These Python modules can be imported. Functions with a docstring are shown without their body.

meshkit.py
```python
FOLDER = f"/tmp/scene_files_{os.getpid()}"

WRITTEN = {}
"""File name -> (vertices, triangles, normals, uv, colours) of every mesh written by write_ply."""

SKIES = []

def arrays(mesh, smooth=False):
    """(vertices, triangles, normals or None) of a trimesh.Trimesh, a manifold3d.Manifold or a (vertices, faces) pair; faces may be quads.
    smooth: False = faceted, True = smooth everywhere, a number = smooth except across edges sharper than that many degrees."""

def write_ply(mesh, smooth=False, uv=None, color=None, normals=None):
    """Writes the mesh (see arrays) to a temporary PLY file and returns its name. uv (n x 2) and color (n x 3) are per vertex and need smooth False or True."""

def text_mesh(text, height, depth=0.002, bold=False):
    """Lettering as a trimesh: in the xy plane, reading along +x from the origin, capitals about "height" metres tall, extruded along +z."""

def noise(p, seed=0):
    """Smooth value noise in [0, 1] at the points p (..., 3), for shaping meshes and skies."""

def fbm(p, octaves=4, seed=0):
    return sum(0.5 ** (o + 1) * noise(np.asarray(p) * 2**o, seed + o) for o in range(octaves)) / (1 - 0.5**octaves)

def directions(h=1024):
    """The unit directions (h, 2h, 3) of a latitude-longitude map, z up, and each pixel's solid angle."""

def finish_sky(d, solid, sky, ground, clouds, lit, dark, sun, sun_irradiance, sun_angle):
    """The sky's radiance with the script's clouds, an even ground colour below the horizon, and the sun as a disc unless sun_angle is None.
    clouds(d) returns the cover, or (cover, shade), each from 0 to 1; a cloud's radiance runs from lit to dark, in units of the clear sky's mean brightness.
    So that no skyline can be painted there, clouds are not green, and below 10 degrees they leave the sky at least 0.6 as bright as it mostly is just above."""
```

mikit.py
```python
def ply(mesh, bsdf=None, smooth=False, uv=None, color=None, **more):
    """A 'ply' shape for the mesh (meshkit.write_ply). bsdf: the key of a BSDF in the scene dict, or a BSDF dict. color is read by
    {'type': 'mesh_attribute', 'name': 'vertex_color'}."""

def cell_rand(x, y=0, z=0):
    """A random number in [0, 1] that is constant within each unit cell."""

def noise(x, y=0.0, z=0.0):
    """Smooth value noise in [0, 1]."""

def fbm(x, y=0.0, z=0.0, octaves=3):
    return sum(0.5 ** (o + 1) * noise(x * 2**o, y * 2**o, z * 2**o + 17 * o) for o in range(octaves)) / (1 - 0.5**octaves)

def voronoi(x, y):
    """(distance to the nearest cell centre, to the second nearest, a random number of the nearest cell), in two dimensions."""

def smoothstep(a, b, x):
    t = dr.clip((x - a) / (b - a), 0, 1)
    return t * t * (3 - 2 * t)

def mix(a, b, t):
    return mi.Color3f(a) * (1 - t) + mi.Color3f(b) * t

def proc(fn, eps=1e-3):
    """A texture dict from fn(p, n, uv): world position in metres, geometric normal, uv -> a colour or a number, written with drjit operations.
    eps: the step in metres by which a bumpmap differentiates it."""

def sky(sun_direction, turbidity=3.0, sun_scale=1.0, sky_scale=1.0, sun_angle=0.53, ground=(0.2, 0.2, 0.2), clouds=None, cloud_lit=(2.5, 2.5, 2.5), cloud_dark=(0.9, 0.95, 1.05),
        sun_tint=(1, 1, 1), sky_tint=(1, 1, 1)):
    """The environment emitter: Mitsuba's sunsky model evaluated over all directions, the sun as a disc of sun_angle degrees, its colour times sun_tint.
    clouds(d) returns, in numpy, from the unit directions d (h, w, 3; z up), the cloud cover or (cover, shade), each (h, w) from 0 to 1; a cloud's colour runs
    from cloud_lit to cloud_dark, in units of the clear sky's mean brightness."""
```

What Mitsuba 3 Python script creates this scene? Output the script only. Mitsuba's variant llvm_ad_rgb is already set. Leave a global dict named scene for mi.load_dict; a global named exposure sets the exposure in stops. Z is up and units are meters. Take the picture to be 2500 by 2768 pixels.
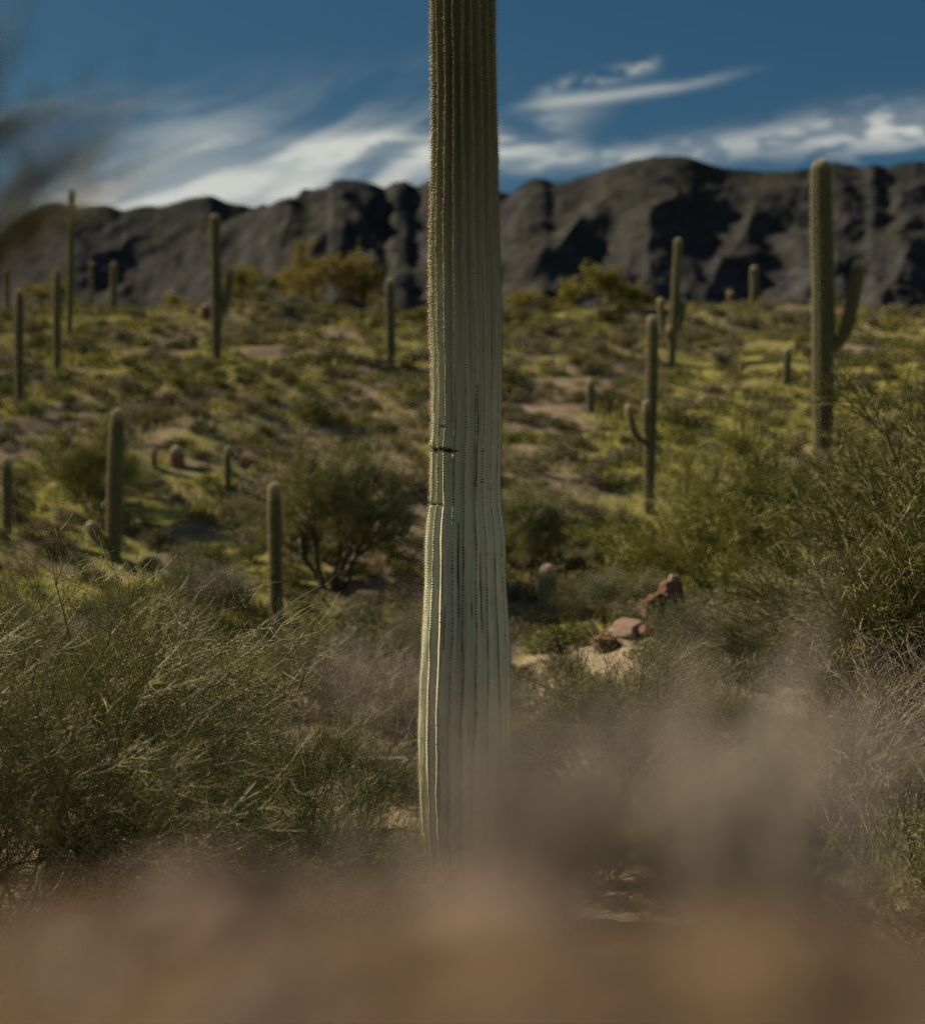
import math, random
import numpy as np, trimesh, drjit as dr, mitsuba as mi, mikit, meshkit
from mikit import noise, fbm, smoothstep, mix, proc, ply, voronoi

T = mi.ScalarTransform4f
scene, labels = {}, {}
random.seed(5)
EYE = 2.3                                     # height of the lens above the bed of the wash
FOC = 3760.0                                  # focal length in pixels of the 2500-wide photograph

# ------------------------------------------------------------------ camera, sky, sun, exposure
exposure = 2.0
scene['camera'] = {'type': 'thinlens', 'fov': 2 * math.degrees(math.atan(1250 / FOC)), 'fov_axis': 'x',
                   'aperture_radius': 0.021, 'focus_distance': 7.9, 'near_clip': 0.02, 'far_clip': 9000.0,
                   'to_world': T().look_at(origin=[0, 0, EYE], target=[0, 10, EYE], up=[0, 0, 1])}
SUN_AZ, SUN_EL = math.radians(150), math.radians(31)   # azimuth counted from +x towards +y
SUN = (math.cos(SUN_EL) * math.cos(SUN_AZ), math.cos(SUN_EL) * math.sin(SUN_AZ), math.sin(SUN_EL))


def cirrus(d):
    az = np.degrees(np.arctan2(d[..., 0], d[..., 1]))
    el = np.degrees(np.arcsin(np.clip(d[..., 2], -1, 1)))
    q = np.stack([az * 0.10, el * 0.25, az * 0], -1)
    wx, wy = meshkit.fbm(q, 3, 11) - 0.5, meshkit.fbm(q + 7.3, 3, 12) - 0.5
    a, e = az + 5 * wx, el + 2.2 * wy
    fine = meshkit.fbm(np.stack([a * 0.26 + e * 0.35, e * 2.1 - a * 0.30, a * 0], -1), 3, 3)
    hair = meshkit.fbm(np.stack([a * 0.8 + e * 0.9, e * 3.4 - a * 0.5, a * 0 + 4], -1), 3, 5)
    st = lambda u, v, x: (lambda t: t * t * (3 - 2 * t))(np.clip((x - u) / (v - u), 0, 1))
    eb = el + 0.9 * wy
    band = lambda c, w: np.exp(-((eb - c) / w) ** 2)
    # a fan of cirrus low in the north-west, thickest above the saddle of the hills
    fan = st(-24, -15, az) * st(4, -2, az) * st(18.5, 13.5, e - 0.10 * (az + 8)) 
    sa, ta = az + 2.0 * wx + 1.5 * el, (el + 2.4 * wy) - 0.42 * (az + 3.5 * wx) - 0.012 * (az + 12) ** 2
    strand = meshkit.fbm(np.stack([sa * 0.07, ta * 0.85, az * 0 + 9], -1), 4, 17)
    left = fan * (0.10 + 1.5 * st(0.44, 0.72, 0.8 * strand + 0.2 * fine)) * (0.30 + 0.70 * st(17.5, 12.5, el + 1.5 * wy))
    saddle = np.exp(-((az + 10.5) / 4.5) ** 2) * st(15.4, 12.2, e + 2.2 * (strand - .5)) * 0.9 * (0.55 + 0.45 * st(0.3, 0.6, strand))
    bar = band(14.6 + 0.05 * (az + 1), 0.5) * st(-9.5, -4, az) * st(6, 1.5, az) * (0.35 + 1.1 * st(0.35, 0.6, fine))
    # long streaks to the north-east
    s1 = band(14.0 + 0.055 * (az - 1), 0.30 + 0.022 * np.clip(az, 0, 20)) * st(-2, 3, az) * st(60, 24, az) * (0.42 + 0.6 * st(0.36, 0.60, hair))
    s2 = band(16.3 + 0.10 * (az - 2), 0.20) * st(1.5, 4, az) * st(13, 7, az) * 0.42 * (0.4 + st(0.4, 0.6, fine))
    s3 = band(16.9 + 0.22 * (az - 3.5), 0.25) * st(2.4, 4.5, az) * st(8.6, 7.2, az) * 0.6 * st(0.3, 0.55, hair)
    s4 = band(15.2 + 0.25 * (az - 1.5), 0.55) * st(-1, 1.5, az) * st(7, 3, az) * 0.40 * st(0.3, 0.6, fine)
    s5 = st(11, 19, az) * st(40, 22, az) * band(14.4, 0.9) * st(0.44, 0.62, hair) * 0.5
    # thin patches over the rest of the sky
    r = np.stack([d[..., 0] * 5, d[..., 1] * 5, d[..., 2] * 9], -1)
    away = st(25, 45, np.abs(az)) * 0.6 * st(0.46, 0.72, meshkit.fbm(r, 5, 21)) * st(2, 10, el)
    cover = np.clip(left * 0.52 + saddle * 0.75 + bar * 0.6 + s1 * 0.62 + s2 + s3 + s4 + s5 + away, 0, 0.95)
    return cover, np.clip(0.55 - 0.5 * cover, 0, 1) * 0.5


scene['sky'] = mikit.sky(SUN, turbidity=2.2, sun_scale=1.75, sky_scale=0.31, sun_tint=(0.97, 0.985, 1.03), sky_tint=(0.50, 0.86, 0.98),
                         ground=(0.16, 0.14, 0.09), clouds=cirrus, cloud_lit=(8.4, 8.6, 7.9), cloud_dark=(3.6, 3.8, 3.8))

# ------------------------------------------------------------------ materials
attr = {'type': 'mesh_attribute', 'name': 'vertex_color'}
scene['leaf_material'] = {'type': 'principledthin', 'base_color': attr, 'roughness': 0.6, 'diff_trans': 0.55, 'spec_trans': 0.0}
scene['shrub_material'] = {'type': 'principledthin', 'base_color': attr, 'roughness': 0.7, 'diff_trans': 0.36, 'spec_trans': 0.0}
scene['twig_material'] = {'type': 'twosided', 'bsdf': {'type': 'principled', 'base_color': attr, 'roughness': 0.65, 'specular': 0.35}}
scene['cactus_material'] = {'type': 'twosided', 'bsdf': {'type': 'principled', 'base_color': attr, 'roughness': 0.78, 'specular': 0.2}}
scene['spine_material'] = {'type': 'twosided', 'bsdf': {'type': 'principled', 'base_color': attr, 'roughness': 0.5, 'specular': 0.4}}


def ground_colour(p, n, uv):
    x, y, z = p.x, p.y, p.z
    big = fbm(x * 0.22 + 3, y * 0.13 + 9, 0.0, 3)
    mid = fbm(x * 1.1, y * 0.8, 2.0, 3)
    fine = fbm(x * 9, y * 9, z * 9, 3)
    grit = noise(x * 55, y * 55, z * 55)
    soil = mix([0.175, 0.150, 0.118], [0.30, 0.262, 0.210], smoothstep(0.3, 0.7, mid * 0.6 + fine * 0.4))
    soil = mix(soil, [0.42, 0.34, 0.29], smoothstep(0.62, 0.8, grit) * 0.45)
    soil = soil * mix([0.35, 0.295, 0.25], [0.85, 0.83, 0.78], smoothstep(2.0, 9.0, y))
    soil = mix(soil, [0.11, 0.075, 0.05], smoothstep(0.66, 0.85, fine) * 0.5)
    grass = mix([0.165, 0.170, 0.040], [0.27, 0.262, 0.092], fine)
    g = smoothstep(0.44, 0.58, big * 0.55 + mid * 0.45 + 0.10 * (fine - 0.5)) * smoothstep(15.5, 21.0, y)
    return mix(soil, grass, g * 0.9)


def ground_bump(p, n, uv):
    return fbm(p.x * 14, p.y * 14, p.z * 14, 3) * 0.6 + noise(p.x * 60, p.y * 60, p.z * 60) * 0.25


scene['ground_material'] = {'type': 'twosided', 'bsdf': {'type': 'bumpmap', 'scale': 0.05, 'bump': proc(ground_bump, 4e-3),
                            'bsdf': {'type': 'diffuse', 'reflectance': proc(ground_colour)}}}


def mountain_colour(p, n, uv):
    a = fbm(p.x * 0.012, p.y * 0.012, p.z * 0.02, 3)
    b = fbm(p.x * 0.09, p.y * 0.09, p.z * 0.12, 3)
    c = noise(p.x * 0.42, p.y * 0.42, p.z * 0.42)
    rock = mix([0.031, 0.033, 0.039], [0.048, 0.049, 0.056], smoothstep(0.35, 0.65, b))
    veg = mix([0.031, 0.035, 0.030], [0.048, 0.051, 0.043], c)
    steep = smoothstep(0.85, 0.6, n.z)
    v = smoothstep(0.40, 0.60, a * 0.5 + b * 0.5) * (1 - 0.7 * steep)
    col = mix(rock, veg, v * 0.75)
    d = noise(p.x * 0.16, p.y * 0.16, p.z * 0.16)
    col = mix(col, [0.078, 0.074, 0.075], smoothstep(0.62, 0.85, d) * 0.5)
    return mix(col, [0.022, 0.025, 0.018], smoothstep(0.52, 0.75, c) * 0.75)


scene['mountain_material'] = {'type': 'twosided', 'bsdf': {'type': 'diffuse', 'reflectance': proc(mountain_colour)}}


def rock_colour(p, n, uv):
    a = fbm(p.x * 6, p.y * 6, p.z * 6, 3)
    b = noise(p.x * 40, p.y * 40, p.z * 40)
    col = mix([0.075, 0.045, 0.030], [0.165, 0.105, 0.075], smoothstep(0.3, 0.7, a))
    return mix(col, [0.22, 0.17, 0.14], smoothstep(0.6, 0.9, b) * 0.4)


scene['red_rock_material'] = {'type': 'twosided', 'bsdf': {'type': 'bumpmap', 'scale': 0.02, 'bump': proc(lambda p, n, uv: fbm(p.x * 25, p.y * 25, p.z * 25, 3), 3e-3),
                              'bsdf': {'type': 'diffuse', 'reflectance': proc(rock_colour)}}}


scene['brown_rock_material'] = {'type': 'twosided', 'bsdf': {'type': 'diffuse', 'reflectance': proc(lambda p, n, uv: mix([0.075, 0.047, 0.028], [0.135, 0.087, 0.053], fbm(p.x * 20, p.y * 20, p.z * 20, 3)))}}


scene['pink_rock_material'] = {'type': 'twosided', 'bsdf': {'type': 'diffuse', 'reflectance': proc(lambda p, n, uv: mix([0.15, 0.115, 0.095], [0.26, 0.20, 0.17], fbm(p.x * 25, p.y * 25, p.z * 25, 3)))}}


def pale_colour(p, n, uv):
    a = fbm(p.x * 18, p.y * 18, p.z * 18, 3)
    return mix([0.30, 0.22, 0.18], [0.52, 0.42, 0.37], smoothstep(0.3, 0.7, a))


scene['pale_rock_material'] = {'type': 'twosided', 'bsdf': {'type': 'diffuse', 'reflectance': proc(pale_colour)}}

# ------------------------------------------------------------------ helpers
def sm(a, b, x):
    t = np.clip((np.asarray(x, float) - a) / (b - a), 0, 1)
    return t * t * (3 - 2 * t)


PROF_Y = [-400, -60, -20, -4, 0.46, 0.62, 0.80, 1.2, 2.0, 3.0, 5.0, 8.0, 14, 18, 22, 26, 30, 36, 47, 60, 75, 85, 100, 130, 200, 400, 3000]
PROF_Z = [14, 4, 0.8, -0.14, -0.155, -0.185, -0.27, -0.62, -1.35, -2.05, -2.3, -2.33, -2.22, -2.0, -1.75, -0.7, 0.3, 2.2, 5.1, 8.2, 11, 12.1, 11.8, 9, 5, 4, 4]


def ground_z(x, y):
    x, y = np.asarray(x, float), np.asarray(y, float)
    z = np.interp(y, PROF_Y, PROF_Z)
    for s in (0.12, 0.24):                                           # soften the breaks of the profile
        k = np.clip(np.abs(y) * s, 0.0, 8) * sm(3.0, 8.0, y)
        z = 0.5 * z + 0.25 * (np.interp(y - k, PROF_Y, PROF_Z) + np.interp(y + k, PROF_Y, PROF_Z))
    p = np.stack([x, y, x * 0], -1)
    z = z + (meshkit.fbm(p * 0.09, 3, 1) - 0.5) * 1.1 * sm(14, 40, y) + (meshkit.fbm(p * 0.30, 2, 6) - 0.5) * 0.9 * sm(16, 30, y) + (meshkit.fbm(p * 0.55, 3, 2) - 0.5) * 0.34 * sm(2.0, 6, y)
    z = z + (meshkit.fbm(p * 3.2, 3, 4) - 0.5) * (0.04 + 0.08 * sm(2, 5, y)) * sm(60, 20, y) + (meshkit.fbm(p * 16, 3, 5) - 0.5) * 0.03 * sm(30, 8, np.hypot(x, y))
    z = z + 0.9 * np.exp(-((x - 2.4) / 1.5) ** 2 - ((y - 15.5) / 2.6) ** 2)      # the rocky mound right of the big cactus
    z = z + 0.10 * np.clip(x - 3, 0, 30) * sm(6, 14, y) * sm(60, 35, y)
    z = z - 0.035 * sm(0.12, 0.35, x) * sm(1.2, 0.4, y) * sm(-1, 0, y)
    return z + EYE


def gz(x, y):
    return float(ground_z(np.array([x]), np.array([y]))[0])


def at(px, py):
    """The point of the ground that stands at this pixel of the photograph shown 1821 wide."""
    tx, tz = (px * 1.3729 - 1250) / FOC, (1384 - py * 1.3729) / FOC
    y = np.geomspace(3.5, 95, 6000)
    hit = np.nonzero(ground_z(tx * y, y) >= EYE + tz * y)[0]
    yy = float(y[hit[0]]) if len(hit) else 78.0
    return tx * yy, yy


def along(px, y):
    return (px * 1.3729 - 1250) / FOC * y


def number(name):
    if name not in NUM:
        NUM[name] = 0
        return name
    NUM[name] += 1
    return f'{name}_{NUM[name]:03d}'


NUM = {}


def tag(key, label=None, cat=None, group=None, kind=None):
    labels[key] = {k: v for k, v in dict(label=label, category=cat, group=group, kind=kind).items() if v}


def unit(v):
    return v / np.maximum(np.linalg.norm(v, axis=-1, keepdims=True), 1e-9)


def tubes(P, R, sides=3):
    """Tapered tubes along polylines P (n, k, 3) with radii R (n, k)."""
    n, k, _ = P.shape
    t = np.gradient(P, axis=1)
    t = unit(t)
    ref = np.where(np.abs(t[..., 2:3]) > 0.9, [[[1.0, 0, 0]]], [[[0, 0, 1.0]]])
    u = unit(np.cross(t, ref)); w = np.cross(t, u)
    an = np.arange(sides) * 2 * np.pi / sides
    V = P[:, :, None] + R[:, :, None, None] * (np.cos(an)[None, None, :, None] * u[:, :, None] + np.sin(an)[None, None, :, None] * w[:, :, None])
    i = np.arange(n * k * sides).reshape(n, k, sides)
    a, b = i[:, :-1], i[:, 1:]
    a2, b2 = np.roll(a, -1, 2), np.roll(b, -1, 2)
    F = np.concatenate([np.stack([a, a2, b2], -1).reshape(-1, 3), np.stack([a, b2, b], -1).reshape(-1, 3)])
    return V.reshape(-1, 3), F


def grow(rng, S, D, L, k, wander=0.15, lift=0.0):
    n = len(S)
    P = np.empty((n, k, 3)); P[:, 0] = S
    d = unit(D)
    for j in range(1, k):
        P[:, j] = P[:, j - 1] + d * (L / (k - 1))[:, None]
        d = unit(d + wander * rng.normal(size=(n, 3)) + np.array([0, 0, lift]))
    return P


def sprout(rng, P, m, t0, spread, t1=1.0):
    n, k, _ = P.shape
    t = rng.uniform(t0, t1, (n, m)) * (k - 1)
    i = np.minimum(t.astype(int), k - 2); f = (t - i)[..., None]
    r = np.arange(n)[:, None]
    S = P[r, i] * (1 - f) + P[r, i + 1] * f
    tan = unit(P[r, i + 1] - P[r, i])
    side = unit(np.cross(tan, rng.normal(size=(n, m, 3))))
    a = spread * rng.uniform(0.5, 1.3, (n, m, 1))
    return S.reshape(-1, 3), unit(tan * np.cos(a) + side * np.sin(a)).reshape(-1, 3), t.ravel() / (k - 1)


def blades(rng, C, size, aspect=2.2, droop=None):
    """Small leaf diamonds at the points C, each folded a little along its middle."""
    n = len(C)
    u = unit(rng.normal(size=(n, 3)) + (0 if droop is None else droop)); w = unit(np.cross(u, rng.normal(size=(n, 3))))
    s = size * rng.uniform(0.6, 1.35, n)
    a, b = u * s[:, None] * 0.5, w * s[:, None] * 0.5 / aspect
    nn = np.cross(u, w) * s[:, None] * 0.10
    V = np.stack([C - a, C + b + nn, C + a, C - b + nn], 1).reshape(-1, 3)
    i = np.arange(n)[:, None] * 4
    return V, np.vstack([i + [0, 1, 2], i + [0, 2, 3]])


def colours(rng, n, per, base, vary=0.25, alt=None, p=0.0):
    c = np.array(base) * (1 + vary * rng.normal(size=(n, 1))) * (1 + 0.06 * rng.normal(size=(n, 3)))
    if alt is not None:
        c = np.where(rng.random((n, 1)) < p, np.array(alt) * (1 + vary * rng.normal(size=(n, 1))), c)
    return np.repeat(np.clip(c, 0.004, 0.9), per, 0)


def join(parts):
    V, F, C, at_ = [], [], [], 0
    for v, f, c in parts:
        V.append(v); F.append(f + at_); C.append(c); at_ += len(v)
    return np.vstack(V), np.vstack(F), np.vstack(C)


def vply(m, material, smooth=False):
    return ply((m[0], m[1]), material, smooth=smooth, color=m[2])


# ------------------------------------------------------------------ setting: ground and mountains
def build_ground():
    na = 540
    r = np.concatenate([[0.0], np.geomspace(0.12, 8, 130), np.geomspace(8.2, 110, 230), np.geomspace(115, 4200, 40)])
    # fine in front of the lens, coarse behind it
    t = np.linspace(-1, 1, na, endpoint=False)
    a = np.pi * (0.25 * t + 0.75 * t ** 3) + np.pi / 2
    A, Rr = np.meshgrid(a, r, indexing='xy')
    X, Y = Rr * np.cos(A), Rr * np.sin(A)
    Z = ground_z(X, Y)
    V = np.stack([X, Y, Z], -1).reshape(-1, 3)
    i = np.arange(len(r) * na).reshape(len(r), na)
    a0, b0 = i[:-1], i[1:]
    a1, b1 = np.roll(a0, -1, 1), np.roll(b0, -1, 1)
    F = np.concatenate([np.stack([a0, b0, b1], -1).reshape(-1, 3), np.stack([a0, b1, a1], -1).reshape(-1, 3)])
    scene['ground'] = ply((V, F), 'ground_material', smooth=True)
    tag('ground', kind='structure')


build_ground()


def ridge(key, pts, dist, foot, seed, rough, craggy=0.0, slant=0.35):
    """A mountain range: its crest runs at the distance dist, its slopes come down to foot, cut by gullies."""
    pts = np.array(pts, float)
    tanx, tanz = (pts[:, 0] * 1.3729 - 1250) / FOC, (1384 - pts[:, 1] * 1.3729) / FOC
    nx, ny = 520, 150
    u = np.linspace(tanx[0], tanx[-1], nx)
    crest = np.interp(u, tanx, tanz) * dist
    crest = np.convolve(np.pad(crest, 2, mode='edge'), [1, 2, 3, 2, 1], 'valid') / 9
    w = np.concatenate([np.linspace(0, 1, 112), np.linspace(1, 1.7, ny - 111)[1:]])        # 0 foot, 1 crest, beyond: the far side
    U, W = np.meshgrid(u, w)
    Yd = foot + (dist - foot) * W
    X = U * Yd
    base = np.where(W <= 1, 0.35 * W + 0.65 * W ** 1.9, 1 - 0.9 * (W - 1))
    H = crest[None] * base
    q = np.stack([X / rough + slant * Yd / rough, Yd / (rough * 2.2), X * 0 + seed], -1)
    q = q + 0.55 * (meshkit.fbm(q * 0.8, 3, seed + 40) - 0.5)[..., None]
    spur = 1 - np.abs(2 * meshkit.fbm(q, 2, seed) - 1) * 1.9
    spur2 = 1 - np.abs(2 * meshkit.fbm(q * 3.1, 2, seed + 7) - 1) * 1.9
    env = np.clip(np.sin(np.clip(W, 0, 1) * np.pi), 0, 1) ** 0.7
    H = H + crest.mean() * env * (0.070 * (spur - 0.45) + 0.055 * (spur2 - 0.45))
    p3 = np.stack([X / (rough * 0.16), Yd / (rough * 0.16), H / (rough * .3)], -1)
    H = H + (meshkit.fbm(p3, 4, seed + 9) - 0.5) * rough * 0.10 * (0.22 + env)
    if craggy:
        c = np.stack([X / (rough * 0.35), Yd / (rough * 0.8), X * 0], -1)
        H = H + craggy * (sm(0.45, 0.62, meshkit.fbm(c, 3, seed + 3)) - 0.5) * rough * 0.22 * sm(0.45, 0.85, W) * (W < 1.02)
    H = H + (meshkit.fbm(np.stack([X / 13, Yd / 13, X * 0 + seed], -1), 3, seed + 5) - 0.5) * 3.8 * np.clip(4 * W, 0, 1) * (W < 1.3)
    fit = np.interp(u, tanx, tanz) / np.maximum((H / Yd).max(0), 1e-3)
    fit = np.convolve(np.pad(fit, 14, mode='edge'), np.hanning(31)[1:-1] / np.hanning(31).sum(), 'valid')
    H = H * fit[None]
    H = np.where(W < 0.02, -5, H)
    V = np.stack([X, Yd, H + EYE], -1).reshape(-1, 3)
    i = np.arange(len(w) * nx).reshape(len(w), nx)
    F = np.concatenate([np.stack([i[:-1, :-1], i[:-1, 1:], i[1:, 1:]], -1).reshape(-1, 3), np.stack([i[:-1, :-1], i[1:, 1:], i[1:, :-1]], -1).reshape(-1, 3)])
    scene[key] = ply((V, F), 'mountain_material', smooth=True)
    tag(key, kind='structure')


ridge('hills', [(-700, 520), (-300, 500), (-60, 480), (0, 470), (20, 445), (40, 430), (60, 418), (95, 402), (110, 401), (150, 406), (195, 402), (215, 403), (240, 415), (262, 408), (330, 403), (365, 392), (400, 384),
                (420, 386), (440, 396), (500, 408), (560, 420), (640, 440), (800, 470), (1000, 500)], 1250, 560, 3, 150)
ridge('hills_001', [(180, 585), (290, 530), (340, 492), (420, 446), (480, 417), (520, 404), (600, 376), (645, 368), (655, 355), (680, 352), (720, 357), (745, 364), (757, 372), (775, 358), (800, 356), (818, 368), (845, 356),
                (880, 364), (930, 372), (975, 375), (1005, 382), (1060, 400), (1150, 430), (1300, 470)], 860, 330, 15, 110, craggy=0.3)
ridge('mountains', [(860, 480), (940, 425), (1000, 386), (1012, 375), (1040, 357), (1056, 351), (1072, 351), (1090, 361), (1112, 357), (1160, 345), (1200, 330), (1240, 316), (1290, 308), (1340, 306), (1365, 311), (1382, 320), (1420, 329),
                   (1500, 338), (1560, 335), (1600, 331), (1640, 319), (1665, 322), (1685, 329), (1702, 330), (1720, 321), (1750, 331), (1770, 322), (1800, 317), (1821, 318), (1900, 322), (2050, 340), (2400, 380), (2800, 450)], 760, 260, 27, 120, slant=-0.35)

# ------------------------------------------------------------------ the big saguaro in the middle
ROWS = 22
PH = math.radians(-3)                        # a row of areoles stands almost straight in front
MX, MY = along(917, 8.0), 8.0
PROFILE = np.array([  # y in the photograph shown 1821 wide, left edge, right edge
    (0, 849, 975), (100, 850, 975), (200, 851, 977), (300, 850, 980), (400, 849, 981), (500, 847, 985), (600, 847, 988), (650, 848, 989), (700, 850, 988), (800, 851, 988),
    (850, 850, 988), (880, 847, 987), (900, 848, 986), (950, 847, 985), (990, 846, 986), (1030, 840, 991), (1060, 838, 995), (1150, 837, 997), (1250, 831, 1003), (1300, 829, 1004), (1350, 826, 1005),
    (1420, 824, 1005), (1500, 824, 1003), (1560, 826, 1000), (1620, 829, 996), (1700, 838, 988), (1760, 845, 980), (1830, 842, 982)], float)
PZ = EYE + (1384 - PROFILE[:, 0] * 1.3729) / FOC * 8
PXC = ((PROFILE[:, 1] + PROFILE[:, 2]) / 2 * 1.3729 - 1250) / FOC * 8
PR = (PROFILE[:, 2] - PROFILE[:, 1]) / 2 * 1.3729 / FOC * 8
ztop = PZ[0] + 1.9
PZ = np.concatenate([[ztop, ztop - 0.02, ztop - 0.06, ztop - 0.12, ztop - 0.25, ztop - 0.6], PZ])[::-1]
PXC = np.concatenate([[PXC[0]] * 6, PXC])[::-1]
PR = np.concatenate([[0.004, 0.05, 0.085, 0.110, 0.128, PR[0] - 0.004], PR])[::-1]


def main_rows(z, row):
    """The angle of a row of areoles at the height z: rows wander, and lower down some pinch together."""
    th = PH + row * 2 * np.pi / ROWS - np.pi / 2
    w = (meshkit.noise(np.stack([z * 1.1, z * 0 + row * 7.7, z * 0], -1), 5) - 0.5) * 0.10 + (meshkit.noise(np.stack([z * 4.3, z * 0 + row * 3.1, z * 0], -1), 6) - 0.5) * 0.055 + (meshkit.noise(np.stack([z * 11, z * 0 + row * 5.3, z * 0], -1), 7) - 0.5) * 0.018
    low = sm(1.5, 0.6, z)
    return th + w * (0.6 + 0.8 * low)


def main_depth(z, th):
    """How far the ribs stand out: sharp pleats on the sunny west side and higher up, nearly flat on the swollen lower front."""
    west = 0.5 + 0.5 * np.cos(th - math.radians(188))
    d = 0.012 + 0.012 * sm(0.30, 0.80, west) + 0.014 * sm(2.2, 4.4, z)
    return d * (0.75 + 0.5 * meshkit.noise(np.stack([z * 1.7, th * 2.0, z * 0], -1), 9))


SPLITS = [  # vertical splits of the skin: (bearing from straight ahead in degrees, z low, z high, half width in m)
    (18, 2.33, 3.02, 0.0050), (-28, 2.75, 3.00, 0.0030), (-12, 1.80, 2.26, 0.0048), (22, 1.55, 2.08, 0.0042), (-30, 1.52, 1.78, 0.0042), (-11, 1.66, 1.80, 0.0030), (8, 1.70, 1.80, 0.0022), (6, 0.98, 1.12, 0.004), (-33, 0.55, 1.0, 0.003), (-36, -0.2, 0.3, 0.004), (40, 1.6, 2.0, 0.0025)]


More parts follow.
